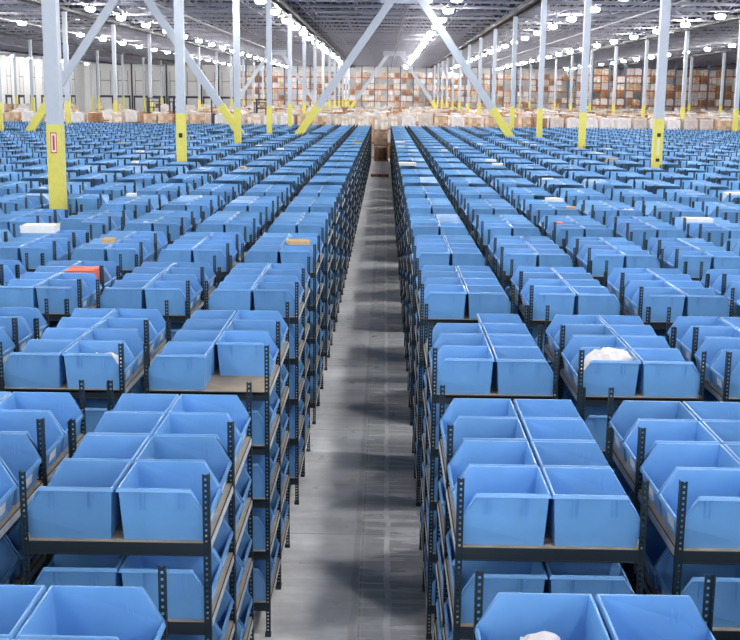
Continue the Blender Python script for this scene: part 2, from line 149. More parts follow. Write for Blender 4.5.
# ------------------------------------------------------------------ mesh helpers
class MB:
    def __init__(s): s.v = []; s.f = []; s.mi = []
    def add(s, vs, fs, mi=0):
        n = len(s.v); s.v += [tuple(v) for v in vs]; s.f += [tuple(i+n for i in f) for f in fs]; s.mi += [mi]*len(fs)
    def box(s, x0, x1, y0, y1, z0, z1, mi=0):
        s.add([(x0,y0,z0),(x1,y0,z0),(x1,y1,z0),(x0,y1,z0),(x0,y0,z1),(x1,y0,z1),(x1,y1,z1),(x0,y1,z1)],
              [(0,3,2,1),(4,5,6,7),(0,1,5,4),(1,2,6,5),(2,3,7,6),(3,0,4,7)], mi)
    def bar(s, p, q, w, h=None, mi=0):
        p = Vector(p); q = Vector(q); d = (q-p).normalized(); h = h or w
        u = d.cross(Vector((0,1,0)) if abs(d.y) < .9 else Vector((1,0,0))).normalized(); t = d.cross(u)
        vs = [c + u*a*w/2 + t*b*h/2 for c in (p, q) for a, b in ((-1,-1),(1,-1),(1,1),(-1,1))]
        s.add(vs, [(0,1,2,3),(7,6,5,4),(0,4,5,1),(1,5,6,2),(2,6,7,3),(3,7,4,0)], mi)
    def cyl(s, c, r0, r1, z0, z1, n=12, mi=0, cap=True):
        vs = []; fs = []
        for k in range(n):
            a = 2*math.pi*k/n; vs.append((c[0]+r0*math.cos(a), c[1]+r0*math.sin(a), z0))
        for k in range(n):
            a = 2*math.pi*k/n; vs.append((c[0]+r1*math.cos(a), c[1]+r1*math.sin(a), z1))
        for k in range(n): fs.append((k, (k+1) % n, n+(k+1) % n, n+k))
        if cap: fs += [tuple(range(n))[::-1], tuple(range(n, 2*n))]
        s.add(vs, fs, mi)
    def mesh(s, name, *mats):
        me = bpy.data.meshes.new(name); me.from_pydata(s.v, [], s.f)
        for m in mats: me.materials.append(m)
        if any(s.mi): me.polygons.foreach_set('material_index', s.mi)
        me.update(); return me

def link(name, me, parent=None, loc=(0,0,0), rz=0):
    o = bpy.data.objects.new(name, me); COL.objects.link(o); o.location = loc; o.rotation_euler[2] = rz
    if parent: o.parent = parent
    return o
def tag(o, label=None, cat=None, group=None, kind=None):
    if label: o['label'] = label
    if cat: o['category'] = cat
    if group: o['group'] = group
    if kind: o['kind'] = kind
    return o
def struct(name, me, label, cat, loc=(0,0,0)):
    return tag(link(name, me, None, loc), label, cat, None, 'structure')
def copy_tree(o, parent=None):
    c = o.copy(); COL.objects.link(c); c.parent = parent
    for ch in list(KIDS.get(o.name, [])): copy_tree(ch, c)
    return c
KIDS = {}
def part(name, me, parent, loc=(0,0,0), label=None):
    o = link(name, me, parent, loc); KIDS.setdefault(parent.name, []).append(o)
    if label: o['label'] = label
    return o
ORD = ['first','second','third','fourth','fifth','sixth','seventh','eighth','ninth','tenth','eleventh','twelfth','thirteenth','fourteenth','fifteenth',
 'sixteenth','seventeenth','eighteenth','nineteenth','twentieth'] + ['twenty-'+w for w in ('first','second','third','fourth','fifth','sixth','seventh','eighth','ninth')] + ['thirtieth'] + ['thirty-'+w for w in ('first','second','third','fourth','fifth','sixth','seventh','eighth','ninth')] + ['fortieth'] + ['forty-'+w for w in ('first','second','third','fourth','fifth','sixth','seventh','eighth','ninth')] + ['fiftieth'] + ['fifty-'+w for w in ('first','second','third','fourth','fifth','sixth','seventh','eighth','ninth')] + ['sixtieth'] + ['sixty-'+w for w in ('first','second','third','fourth','fifth','sixth','seventh','eighth','ninth')]

# ------------------------------------------------------------------ layout constants (metres; aisle runs along +Y)
W, G, A_, B_ = 1.22, .199, 1.092, .4946
Y0, P, SEC = 7.013, 3.8686, 1.212
ZT, ZS, STEP, BH, BL, BW = 3.038, 2.570, .55, .362, .598, .578
NB = 24                     # bays 0..23, plus bay -1 beside the camera
COLX = [-61.95, -43.9, -25.75, -7.7, 10.3, 28.3, 46.35, 64.4]
COLY = [27.2+16.9*k for k in range(14)]
CHEV = [(77.9, -25.75), (77.9, -7.7), (179.3, -25.75), (179.3, -7.7)]
def row_x(r):               # left edge of row r (r<0 left of the aisle, r>0 right)
    return B_+(r-1)*(W+G) if r > 0 else -A_-W-(-r-1)*(W+G)
def blocked(x0, y0):
    x1, y1 = x0+W, y0+SEC
    for cy in COLY:
        if y0-.35 < cy < y1+.35:
            for cx in COLX:
                if x0-.3 < cx < x1+.3: return True
    for cy, cx in CHEV[:2]:
        if y0-.3 < cy < y1+.3 and (x0-.4 < cx+3.0 and x1+.4 > cx-.3 or x0-.4 < cx+18.4 and x1+.4 > cx+15.1): return True
    return False
MISSING = {(-1,1,0,0,0,1), (1,1,1,0,1,0)}
def hsh(*a):
    h = 2166136261
    for v in a: h = ((h ^ (int(v)+977)) * 16777619) & 0xffffffff; h ^= h >> 13
    return ((h * 2654435761) & 0xffffffff) / 4294967296
units, bins = [], []
for r in [q for q in range(-31, 32) if q]:
    xl = row_x(r)
    for k in range(-1, NB):
        for s in (0, 1):
            y = Y0+k*P+s*SEC
            if blocked(xl, y): continue
            if abs(xl+W/2) > 9 + y*.40: continue
            units.append((r, k, s))
            nl = 5 if abs(r) <= 2 or k <= 1 else 3 if k < 8 else 2
            for l in range(nl):
                for j in (0, 1):
                    for sd in (0, 1):
                        key = (r, k, s, l, j, sd)
                        if key in MISSING: continue
                        if k > 3 and hsh(*key) < .008: continue
                        bins.append(key)
def bin_pose(key):
    r, k, s, l, j, sd = key
    x = row_x(r)+W/2 + (.006 if sd else -.006) + (hsh(1, *key)-.5)*.008
    y = Y0+k*P+s*SEC + .016+BW/2 + j*(BW+.020) + (hsh(2, *key)-.5)*.008
    z = ZS-l*STEP
    return x, y, z, (hsh(3, *key)-.5)*math.radians(.8)
def unit_pose(u): return row_x(u[0])+W/2, Y0+u[1]*P+u[2]*SEC+SEC/2, 0

# ------------------------------------------------------------------ blue hopper bin
def bin_mesh(sgn, detail):
    mb = MB(); L, h = BL, BH; fl = .014; w = BW/2-fl; t = .005
    def ring(o, dz):
        # rear-, rear+, topfront+, lip+, lip-, topfront-
        pts = [(fl-o, -w-o, h+dz), (fl-o, w+o, h+dz), (.80*L+o*.4, w+o, h+dz), (L-fl+o, w+o-.004, .50*h+dz), (L-fl+o, -w-o+.004, .50*h+dz), (.80*L+o*.4, -w-o, h+dz)]
        return pts
    A = ring(-t, 0); B = ring(fl-.006, 0); C = ring(fl+.003, -.027); D = ring(0, -.027)
    wb = w-.026
    OB = [(.034, -wb, 0), (.034, wb, 0), (.935*L, wb, 0), (.935*L, -wb, 0)]
    IB = [(.042, -wb+.006, .008), (.042, wb-.006, .008), (.93*L-.006, wb-.006, .008), (.93*L-.006, -wb+.006, .008)]
    v = A+B+C+D+OB+IB; f = []
    for i in range(6):
        j = (i+1) % 6
        f += [(i, 6+i, 6+j, j), (6+i, 12+i, 12+j, 6+j), (12+i, 18+i, 18+j, 12+j)]
    o = 18; b = 24; c = 28
    f += [(o, b, b+1, o+1), (o+1, b+1, b+2, o+3, o+2), (o+3, b+2, b+3, o+4), (o+4, b+3, b, o, o+5), (b, b+3, b+2, b+1)]
    f += [(1, c+1, c, 0), (2, 3, c+2, c+1, 1), (4, c+3, c+2, 3), (5, 0, c, c+3, 4), (c, c+1, c+2, c+3)]
    if detail:
        bm = bmesh.new(); vs = [bm.verts.new(p) for p in v]
        for q in f: bm.faces.new([vs[i] for i in q])
        bmesh.ops.recalc_face_normals(bm, faces=bm.faces)
        bm.edges.ensure_lookup_table()
        ed = [e for e in bm.edges if len(e.link_faces) == 2 and e.calc_face_angle(0) > .4]
        bmesh.ops.bevel(bm, geom=ed, offset=.0045, segments=2, affect='EDGES', profile=.6, clamp_overlap=True)
        bm.verts.index_update()
        v = [tuple(p.co) for p in bm.verts]; f = [tuple(p.index for p in q.verts) for q in bm.faces]; bm.free()
        mb.add(v, f)
        for sy in (-1, 1):               # moulded stiffening ribs under the rim
            for rx in (.24, .295, .66, .715):
                x = rx*L; y1 = sy*(w-.003); y2 = sy*(w+.012); y3 = sy*(w-.015); y4 = sy*(w-.002)
                xs = (x-.0055, x+.0055)
                q = [(xs[0], y1, h-.026), (xs[1], y1, h-.026), (xs[1], y2, h-.026), (xs[0], y2, h-.026), (xs[0], y3, h-.15), (xs[1], y3, h-.15), (xs[1], y4, h-.15), (xs[0], y4, h-.15)]
                mb.add(q, [(0,3,2,1), (4,5,6,7), (0,1,5,4), (1,2,6,5), (2,3,7,6), (3,0,4,7)])
        # label pocket frame on the front lip
        mb.box(L-.0285, L-.0195, -.10, .10, .045, .050); mb.box(L-.0225, L-.0155, -.10, .10, .128, .133)
    else:
        mb.add(v, f)
    if sgn < 0: mb.v = [(-a, bb, cc) for a, bb, cc in mb.v]; mb.f = [q[::-1] for q in mb.f]
    return mb

NEAR = [bin_mesh(-1, True), bin_mesh(1, True)]
FARB = [bin_mesh(-1, False), bin_mesh(1, False)]

def merged(name, base_list, poses, material, islandmat=None):
    """one mesh of many placed copies; base_list[i] chosen per pose"""
    V = []; LI = []; LS = []; n = 0; ids = []
    for i, base in enumerate(base_list):
        ps = [p for p in poses if p[0] == i]
        if not ps: continue
        bv = np.array(base.v); fl = np.concatenate([np.array(f) for f in base.f]); fs = np.array([len(f) for f in base.f])
        a = np.array([p[1][3] for p in ps]); c, s = np.cos(a)[:, None], np.sin(a)[:, None]
        X = bv[None, :, 0]*c - bv[None, :, 1]*s + np.array([p[1][0] for p in ps])[:, None]
        Y = bv[None, :, 0]*s + bv[None, :, 1]*c + np.array([p[1][1] for p in ps])[:, None]
        Z = bv[None, :, 2] + np.array([p[1][2] for p in ps])[:, None]
        V.append(np.stack([X, Y, Z], -1).reshape(-1, 3))
        off = n + np.arange(len(ps))*len(bv)
        LI.append((fl[None, :] + off[:, None]).ravel()); LS.append(np.tile(fs, len(ps))); n += len(ps)*len(bv)
        ids += [p[2] for p in ps for _ in range(len(fs))] if RANK else []
    if not V: return None
    V = np.concatenate(V); LI = np.concatenate(LI); LS = np.concatenate(LS)
    me = bpy.data.meshes.new(name); me.vertices.add(len(V)); me.vertices.foreach_set('co', V.ravel().astype(np.float32))
    me.loops.add(len(LI)); me.loops.foreach_set('vertex_index', LI.astype(np.int32))
    me.polygons.add(len(LS)); st = np.concatenate([[0], np.cumsum(LS)[:-1]]); me.polygons.foreach_set('loop_start', st.astype(np.int32))
    me.update(calc_edges=True); me.materials.append(material)
    if RANK: RANK_IDS[name] = ids
    return me
RANK_IDS = {}

# label wording --------------------------------------------------------------
LEV = ['top', 'second', 'third', 'fourth', 'lowest']
def row_words(r):
    return '%s row %s of aisle' % (ORD[abs(r)-1], 'left' if r < 0 else 'right')
def bay_words(k): return 'closest block' if k < 0 else '%s block' % ORD[k+1]
def bin_label(key):
    r, k, s, l, j, sd = key
    pos = ['foremost', 'second', 'third', 'rearmost'][2*s+j]
    return 'blue bin, %s of four, %s side, %s shelf, %s, %s' % (pos, ['left', 'right'][sd], LEV[l], bay_words(k), row_words(r))

meN = [NEAR[i].mesh('hopper_bin', M['bin']) for i in (0, 1)]
mb = [MB(), MB()]
for i, sg in enumerate((-1, 1)):
    x0 = BL-.0185
    q = [(x0-.009, -.085, .055), (x0-.009, .085, .055), (x0+.001, .085, .126), (x0+.001, -.085, .126), (x0-.0115, -.085, .055), (x0-.0115, .085, .055), (x0-.0015, .085, .126), (x0-.0015, -.085, .126)]
    q = [(sg*a, b, c) for a, b, c in q]
    mb[i].add(q, [(0,1,2,3), (7,6,5,4), (0,4,5,1), (1,5,6,2), (2,6,7,3), (3,7,4,0)])
meC = [m.mesh('label_card', M['card']) for m in mb]

far_poses = []
for key in bins:
    p = bin_pose(key)
    if key in KEEP_BINS:
        o = link('storage_bin', meN[key[5]], None, p[:3], p[3])
        tag(o, bin_label(key), 'bin', 'blue hopper bins on the racks')
        if key[1] <= 2:
            part('label_card', meC[key[5]], o, label='white label card')
    else: far_poses.append((key[5], p, key))
me = merged('storage_bins', FARB, far_poses, M['bin_far'])
tag(link('storage_bins', me), 'mass of blue hopper bins filling the distant rack rows to both sides', 'bins', None, 'stuff')

# ------------------------------------------------------------------ shelving units
def post_mb(sx, sy):         # L-angle, origin at its outer corner on the floor
    m = MB(); w = .045; t = .003
    m.box(0, -sx*w, 0, -sy*t, 0, ZT) if False else None
    def bx(x0, x1, y0, y1): m.box(min(x0,x1), max(x0,x1), min(y0,y1), max(y0,y1), 0, ZT)
    bx(0, -sx*w, 0, -sy*t); bx(0, -sx*t, -sy*t, -sy*w)
    return m
def foot_mb(sx, sy):
    m = MB(); x0, x1 = sorted((.004*sx, -sx*.056)); y0, y1 = sorted((.004*sy, -sy*.056)); m.box(x0, x1, y0, y1, 0, .035); return m
hx, hy = W/2, SEC/2-.006
def shelf_mb():              # steel frame + particle board, origin at board top
    m = MB()
    for sy in (-1, 1):
        a, b = sorted((sy*(hy-.004), sy*(hy-.040))); m.box(-hx+.006, hx-.006, a, b, -.028, -.012)
        a, b = sorted((sy*(hy-.004), sy*(hy-.012))); m.box(-hx+.006, hx-.006, a, b, -.052, -.002)
        a, b = sorted((sy*(hy-.010), sy*(hy-.018))); m.box(-hx+.006, hx-.006, a, b, -.082, -.052)
        a, b = sorted((sy*(hy-.001), sy*(hy-.018))); m.box(-hx+.006, hx-.006, a, b, -.089, -.082)
    for sx in (-1, 1):
        a, b = sorted((sx*(hx-.004), sx*(hx-.036))); m.box(a, b, -hy+.045, hy-.045, -.028, -.012)
        a, b = sorted((sx*(hx-.004), sx*(hx-.012))); m.box(a, b, -hy+.045, hy-.045, -.075, -.002)
    for yy in (-.2, .2): m.box(-hx+.03, hx-.03, yy-.02, yy+.02, -.045, -.014)
    m.box(-hx+.013, hx-.013, -hy+.013, hy-.013, -.012, 0, 1)
    return m
shelf_me = shelf_mb().mesh('shelf', M['steel'], M['deck'])
strips = []
for sx in (-1, 1):
    m = MB(); a, b = sorted((sx*(hx-.004), sx*(hx+.001))); m.box(a, b, -hy+.06, hy-.06, -.056, -.006); strips.append(m.mesh('label_strip', M['strip']))
posts = {}; feet = {}
for sx in (-1, 1):
    for sy in (-1, 1):
        posts[sx, sy] = post_mb(sx, sy).mesh('post', M['post']); feet[sx, sy] = foot_mb(sx, sy).mesh('foot', M['steel'])
def unit_label(u):
    r, k, s = u
    return 'black slotted shelving unit, %s half of %s, %s' % (['front', 'rear'][s], bay_words(k), row_words(r))
proto = None
far_units = []
for u in units:
    x, y, z = unit_pose(u)
    if u in KEEP_UNITS:
        if proto is None:
            e = bpy.data.objects.new('shelving_unit', None); COL.objects.link(e); proto = e
            for (sx, sy), me in posts.items():
                p = part('post', me, e, (sx*hx, sy*hy, 0)); part('foot', feet[sx, sy], p)
            for l in range(5):
                sh = part('shelf', shelf_me, e, (0, 0, ZS-l*STEP))
                for i in (0, 1): part('label_strip', strips[i], sh)
        else: e = copy_tree(proto)
        e.location = (x, y, 0)
        tag(e, unit_label(u), 'shelving unit', 'shelving units in long rows')
    else: far_units.append((0, (x, y, 0, 0), u))
fu = MB(); fu1 = MB()
for (sx, sy), me in posts.items():
    m = post_mb(sx, sy); fu.add([(a+sx*hx, b+sy*hy, c) for a, b, c in m.v], m.f)
for l in range(5):
    zz = ZS-l*STEP
    fu.box(-hx+.006, hx-.006, -hy+.002, hy-.002, zz-.085, zz-.012)
    fu1.box(-hx+.008, hx-.008, -hy+.008, hy-.008, zz-.012, zz)
me = merged('shelving_units', [fu], far_units, M['steel'])
if me: tag(link('shelving_units', me), 'distant black steel shelving units under the blue bins', 'shelving units', None, 'stuff')
me = merged('shelf_boards', [fu1], far_units, M['deck'])
if me: tag(link('shelf_boards', me), 'particle board decks lying in the distant shelving units', 'shelf boards', None, 'stuff')

# ------------------------------------------------------------------ building shell
XL, XR, YN, YF, ZC = -71.0, 76.0, -24.0, 277.0, 13.1
m = MB(); m.box(XL, XR, YN, YF, -.2, 0); struct('floor', m.mesh('floor', M['floor']), 'polished grey concrete floor with pale ladder marks in the aisle', 'floor')
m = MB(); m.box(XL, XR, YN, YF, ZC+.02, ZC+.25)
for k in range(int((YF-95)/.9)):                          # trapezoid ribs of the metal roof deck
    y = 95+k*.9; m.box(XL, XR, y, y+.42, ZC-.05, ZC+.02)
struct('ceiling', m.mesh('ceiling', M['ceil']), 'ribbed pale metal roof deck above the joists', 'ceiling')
m = MB(); m.box(XL-.3, XL, 150, YF, 0, ZC+.2); struct('wall_left', m.mesh('wall_left', M['wall']), 'white side wall far to the left', 'wall')
m = MB(); m.box(XR, XR+.3, 150, YF, 0, ZC+.2); struct('wall_right', m.mesh('wall_right', M['wall']), 'white side wall far to the right', 'wall')
m = MB(); m.box(XL-.3, XR+.3, YF, YF+.3, 0, ZC+.2); struct('wall_back', m.mesh('wall_back', M['wall']), 'white end wall beyond the pallet racks', 'wall')

# dock doors: on the end wall (left) and on the left wall
def dock_door(n, loc, rz):
    f = MB(); f.box(-1.65, -1.35, -.25, 0, 0, 4.6); f.box(1.35, 1.65, -.25, 0, 0, 4.6); f.box(-1.65, 1.65, -.25, 0, 4.3, 4.8)
    o = struct('door_%d' % n, f.mesh('door_frame', M['darkgrey']), 'dark framed loading dock door in the white wall, %s along' % ORD[n-1], 'door', loc)
    o.rotation_euler[2] = rz
    d = MB()
    for i in range(8): d.box(-1.35, 1.35, -.12, -.05, i*.54+.01, i*.54+.53)
    part('door_panel', d.mesh('door_panel', M['doorw']), o, label='white sectional door panel')
    d = MB(); d.box(-1.2, -1.12, -.3, -.26, 5.0, 10.5); d.box(1.12, 1.2, -.3, -.26, 5.0, 10.5); d.box(-1.2, 1.2, -.3, -.26, 8.2, 8.3)
    part('door_track', d.mesh('door_track', M['darkgrey']), o)
n = 1
for i in range(8): dock_door(n, (-66+i*4.1, YF, 0), 0); n += 1
for i in range(9): dock_door(n, (XL, 205+i*7.6, 0), math.radians(90)); n += 1
# dark pilasters between the doors
n = 1
for i in range(9):
    m = MB(); m.box(-.12, .12, -.4, 0, 0, 12.4); struct('trim_%d' % n, m.mesh('trim', M['girder']), 'dark vertical strip between dock doors', 'trim', (-68+i*4.1, YF, 0)); n += 1

# ------------------------------------------------------------------ columns
def column(cx, cy, label):
    z1 = 11.75; w = .2; zy = 4.68
    m = MB(); m.box(-w, w, -w, w, zy, z1)
    o = link('steel_column', COLM['shaft'], None, (cx, cy, 0))
    tag(o, label, 'column', 'white steel roof columns')
    part('painted_base', COLM['base'], o, label='yellow painted base')
    part('base_plate', COLM['plate'], o); part('cap_plate', COLM['cap'], o)
    return o
m = MB(); m.box(-.162, .162, -.162, .162, 4.68, 11.72); sh = m.mesh('shaft', M['white'])
m = MB(); m.box(-.17, .17, -.17, .17, .03, 4.68); ba = m.mesh('painted_base', M['yellow'])
m = MB(); m.box(-.32, .32, -.32, .32, 0, .03)
for a in (-.26, .26):
    for b in (-.26, .26): m.cyl((a, b), .02, .02, .03, .07, 6)
pl = m.mesh('base_plate', M['girder'])
m = MB(); m.box(-.28, .28, -.28, .28, 11.72, 11.76); cp = m.mesh('cap_plate', M['girder'])
COLM = dict(shaft=sh, base=ba, plate=pl, cap=cp)
lines = {-61.95: 'outermost left column line', -43.9: 'third column line left of aisle', -25.75: 'second column line left of aisle', -7.7: 'first column line left of aisle',
         10.3: 'first column line right of aisle', 28.3: 'second column line right of aisle', 46.35: 'third column line right of aisle', 64.4: 'outermost right column line'}
cols = {}
for cx in COLX:
    nth = 0
    for cy in COLY:
        if abs(cx) > 12 + cy*.42: continue
        if cy > 228 and cx in (46.35, 64.4): continue
        cols[cx, cy] = column(cx, cy, 'white square column with yellow base, %s in the %s' % (ORD[nth], lines[cx])); nth += 1
# safety signs fixed to two columns: they move with the column
def sign(col, z0, z1, w, matn, red):
    m = MB(); m.box(-w/2, w/2, -.182, -.17, z0, z1); p = part('sign', m.mesh('sign', M[matn]), col, label='narrow vertical safety sign')
    if red:
        m = MB(); t = .025
        m.box(-w/2, w/2, -.186, -.182, z0, z0+t); m.box(-w/2, w/2, -.186, -.182, z1-t, z1)
        m.box(-w/2, -w/2+t*.7, -.186, -.182, z0, z1); m.box(w/2-t*.7, w/2, -.186, -.182, z0, z1)
        m.box(-w*.16, w*.16, -.186, -.182, z0+.07, z1-.07)
        part('sign_border', m.mesh('sign_border', M['red']), p, label='red border and lettering bar')
c1 = cols[-7.7, COLY[0]]; sign(c1, 4.02, 4.50, .15, 'sign', True)
c2 = cols[10.3, COLY[1]]; sign(c2, 3.35, 3.95, .07, 'sign', False)
m = MB(); m.box(-.07, .07, -.185, -.17, 4.02, 4.16); part('tag_plate', m.mesh('tag_plate', M['girder']), c2, label='small dark plate')
m = MB(); m.box(-.07, .07, -.185, -.17, 3.1, 3.22); part('tag_plate', m.mesh('tag_plate', M['girder']), c2, label='small dark plate')
c3 = cols[-7.7, COLY[1]]
m = MB(); m.box(-.07, .07, -.185, -.17, 3.78, 3.95); part('tag_plate', m.mesh('tag_plate', M['girder']), c3, label='small brown plate')

# chevron braces: from the column feet up to a gusset plate at mid-bay
names = ['left bay behind the nearer racks', 'aisle bay behind the nearer racks', 'left bay in the far distance', 'aisle bay in the far distance']
for (cy, cx), nm in zip(CHEV, names):
    e = bpy.data.objects.new('chevron_brace', None); COL.objects.link(e); e.location = (cx+9.02, cy, 0)
    tag(e, 'white inverted V steel brace with yellow lower ends, %s' % nm, 'brace', 'inverted V braces between columns')
    ztop = 11.9; zb = .4
    for sx in (-1, 1):
        p0 = Vector((sx*8.75, 0, zb)); p1 = Vector((sx*.75, 0, ztop)); q = p0.lerp(p1, (4.65-zb)/(ztop-zb))
        m = MB(); m.bar(q, p1, .5, .3); part('brace_arm', m.mesh('brace_arm', M['white']), e)
        m = MB(); m.bar(p0, q, .51, .31); part('brace_end', m.mesh('brace_end', M['yellow']), e, label='yellow painted lower end')
    m = MB(); m.box(-1.7, 1.7, -.03, .03, 11.35, 12.3); part('gusset_plate', m.mesh('gusset_plate', M['white']), e)

# ------------------------------------------------------------------ roof joists and girders
def truss(mb, p, q, z0, z1, pitch, chord, web):
    p = Vector(p); q = Vector(q); d = q-p; n = max(1, round(d.length/pitch)); st = d/n
    up0, up1 = Vector((0,0,z0)), Vector((0,0,z1))
    mb.bar(p+up0, q+up0, chord); mb.bar(p+up1, q+up1, chord)
    for i in range(n):
        a = p+st*i; b = a+st; c = (a+b)/2
        mb.bar(a+up1, c+up0, web); mb.bar(c+up0, b+up1, web)
m = MB(); truss(m, (XL, 0, 0), (XR, 0, 0), 12.0, 12.98, 1.9, .16, .1)
jme = m.mesh('roof_joist', M['joist'])
n = 1
y = 62.0
while y < YF-1:
    o = struct('beam_%d' % n, jme, 'open web steel roof joist crossing the hall, %s' % (ORD[n-1] if n <= 69 else 'far distance'), 'joist', (0, y, 0)); y += 5.633; n += 1
for i, cx in enumerate(COLX):
    m = MB()
    for dx in (-.3, .3): truss(m, (cx+dx, YN+1, 0), (cx+dx, YF-.5, 0), 11.9, 12.9, 1.69, .26, .18)
    struct('beam_%d' % (n+i), m.mesh('roof_girder', M['girder']), 'dark trussed roof girder over the %s' % lines[cx], 'girder')
nb = n+len(COLX)
for i in range(36):
    x = XL+3+i*4.1; m = MB(); m.bar((x, 62, 12.06), (x, YF-1, 12.06), .07); m.bar((x, 62, 12.9), (x, YF-1, 12.9), .07)
    for k in range(30): m.bar((x, 65.38+k*6.76, 12.06), (x, 62+k*6.76, 12.9), .05)
    struct('beam_%d' % (nb+i), m.mesh('joist_bridging', M['joist']), 'thin bridging line tying the roof joists, %s from the left wall' % ORD[i], 'bridging')
# sprinkler mains
for i, x in enumerate((-52, -34, -16.7, 1.4, 19.5, 37.6)):
    m = MB(); m.bar((x, 60, 11.75), (x, YF-1, 11.75), .12)
    for k in range(14): m.bar((x, 70+k*14, 11.75), (x, 70+k*14, 13.04), .03)
    tag(link('sprinkler_pipe', m.mesh('sprinkler_pipe', M['housing'])), 'grey sprinkler pipe under the roof, %s from the left wall' % ORD[i], 'pipe', 'sprinkler pipes under the roof')

# ------------------------------------------------------------------ high bay lamps
LROWS = [(-66.5, 2.2), (-33.6, 5), (-22.4, 6.3), (-8.5, 7.2), (4.55, 4.2), (14.8, 1.4), (25.3, 6.9), (40.3, 3.1)]
rown = ['outermost left lamp row', 'third lamp row left of aisle', 'second lamp row left of aisle', 'first lamp row left of aisle', 'lamp row right above aisle racks',
        'second lamp row right of aisle', 'third lamp row right of aisle', 'outermost right lamp row']
h = MB(); h.cyl((0, 0), .30, .20, 11.72, 11.82, 14); h.cyl((0, 0), .14, .10, 11.82, 12.0, 12)
for sx in (-1, 1): h.box(sx*.36-.04, sx*.36+.04, -.05, .05, 11.72, 11.76)
h.box(-.4, .4, -.05, .05, 11.72, 11.75)
hme = h.mesh('housing', M['housing'])
l = MB(); l.cyl((0, 0), .26, .36, 11.44, 11.54, 16); l.cyl((0, 0), .36, .36, 11.54, 11.70, 16); lme = l.mesh('lens', M['lens'])
r_ = MB(); r_.bar((0, 0, 12.0), (0, 0, 13.05), .03); rme = r_.mesh('hanger_rod', M['girder'])
lamp0 = None
for (x, off), rn in zip(LROWS, rown):
    k = 0; y = -20+off
    while y < YF-8:
        if lamp0 is None:
            e = bpy.data.objects.new('high_bay_lamp', None); COL.objects.link(e); lamp0 = e
            part('housing', hme, e); part('lens', lme, e, label='glowing white lens'); part('hanger_rod', rme, e)
        else: e = copy_tree(lamp0)
        e.location = (x, y, 0)
        tag(e, 'glowing high bay lamp hanging from roof, %s in the %s' % (ORD[k], rn), 'lamp', 'high bay roof lamps'); k += 1
        y += 10.35

# ------------------------------------------------------------------ pallet loads
def pallet_mb(mb=None, s=1.2, mi=0):
    m = mb or MB()
    for i in range(7): m.box(-s/2+i*(s-.1)/6, -s/2+i*(s-.1)/6+.1, -s/2, s/2, .12, .142, mi)
    for y in (-s/2, -.05, s/2-.1):
        for x in (-s/2, -.06, s/2-.12): m.box(x, x+.12, y, y+.1, .022, .10, mi)
        m.box(-s/2, s/2, y, y+.1, .10, .12, mi); m.box(-s/2, s/2, y, y+.1, 0, .022, mi)
    return m
def cartons(variant):
    m = MB(); rnd = random.Random(variant*31+5)
    if variant == 2:            # one shrink-wrapped lot with a bulging top
        m.box(-.56, .56, -.56, .56, .142, 1.08); m.box(-.46, .5, -.5, .44, 1.08, 1.17); m.box(-.3, .2, -.3, .3, 1.17, 1.24)
        return m
    if variant == 4:            # big open gaylord with folded flaps
        m.box(-.57, .57, -.57, .57, .142, 1.1)
        for a, b in ((-.57, -.5), (.5, .57)): m.box(a, b, -.57, .57, 1.1, 1.2); m.box(-.5, .5, a, b, 1.1, 1.22)
        return m
    nx, ny, nz = [(3, 3, 4), (4, 2, 5), 0, (3, 3, 3)][variant]; hh = 1.0/nz
    for i in range(nx):
        for j in range(ny):
            top = nz - (1 if rnd.random() < .35 else 0)
            for k in range(top):
                a = 1.12/nx; b = 1.12/ny; g = rnd.uniform(.004, .02)
                m.box(-.56+i*a+g, -.56+(i+1)*a-g, -.56+j*b+g, -.56+(j+1)*b-g, .142+k*hh, .142+(k+1)*hh-.004)
    return m
LOOKS = ['tan carton stack', 'pale carton stack', 'white shrink-wrapped load', 'brown carton stack', 'grey open-topped box']
pal_me = pallet_mb().mesh('pallet', M['wood'])
cart_mb = [cartons(v) for v in range(5)]
cart_me = [c.mesh('cartons', CART[v]) for v, c in enumerate(cart_mb)]
loads = []    # (id, variant, x, y, z, rz, where)
TIER = ['floor tier', 'second tier', 'third tier', 'fourth tier']
# block of stacked loads behind the blue racks
for ri, yy in enumerate((103.0, 107.5, 114, 122, 131, 143, 157, 171, 186, 200)):
    x = -48.0-yy*.05; c = 0
    while x < 56+yy*.06:
        x += 1.45 + (.5 if hsh(9, ri, c) < .12 else 0); c += 1
        if any(abs(x-cx) < .95 and abs(yy-cy) < 1.1 for cx in COLX for cy in COLY): continue
        if ri and x < -25 and hsh(5, ri, c) < .5: continue
        nt = 3
        if x < -22 and hsh(3, ri, c) < .55: nt = 2
        for t in range(nt):
            loads.append(((1, ri, c, t), int(hsh(4, ri, c, t)*5) % 5, x+(hsh(6, ri, c, t)-.5)*.1, yy+(hsh(7, ri, c, t)-.5)*.16, t*1.245, (hsh(8, ri, c, t)-.5)*.05,
                          '%s, %s along the %s stacked row behind blue racks' % (TIER[t], ORD[c-1] if c <= 69 else 'last', ORD[ri])))
# two stacks standing in the end of the aisle
loads.append(((2, 0, 0, 0), 3, -.30, 98.6, 0, .04, 'floor tier, standing alone at the end of the aisle'))
loads.append(((2, 0, 0, 1), 0, -.28, 98.6, 1.245, -.05, 'upper tier, at the end of the aisle'))
loads.append(((2, 0, 0, 2), 1, -.32, 98.6, 2.49, .02, 'top of the stack at the end of the aisle'))

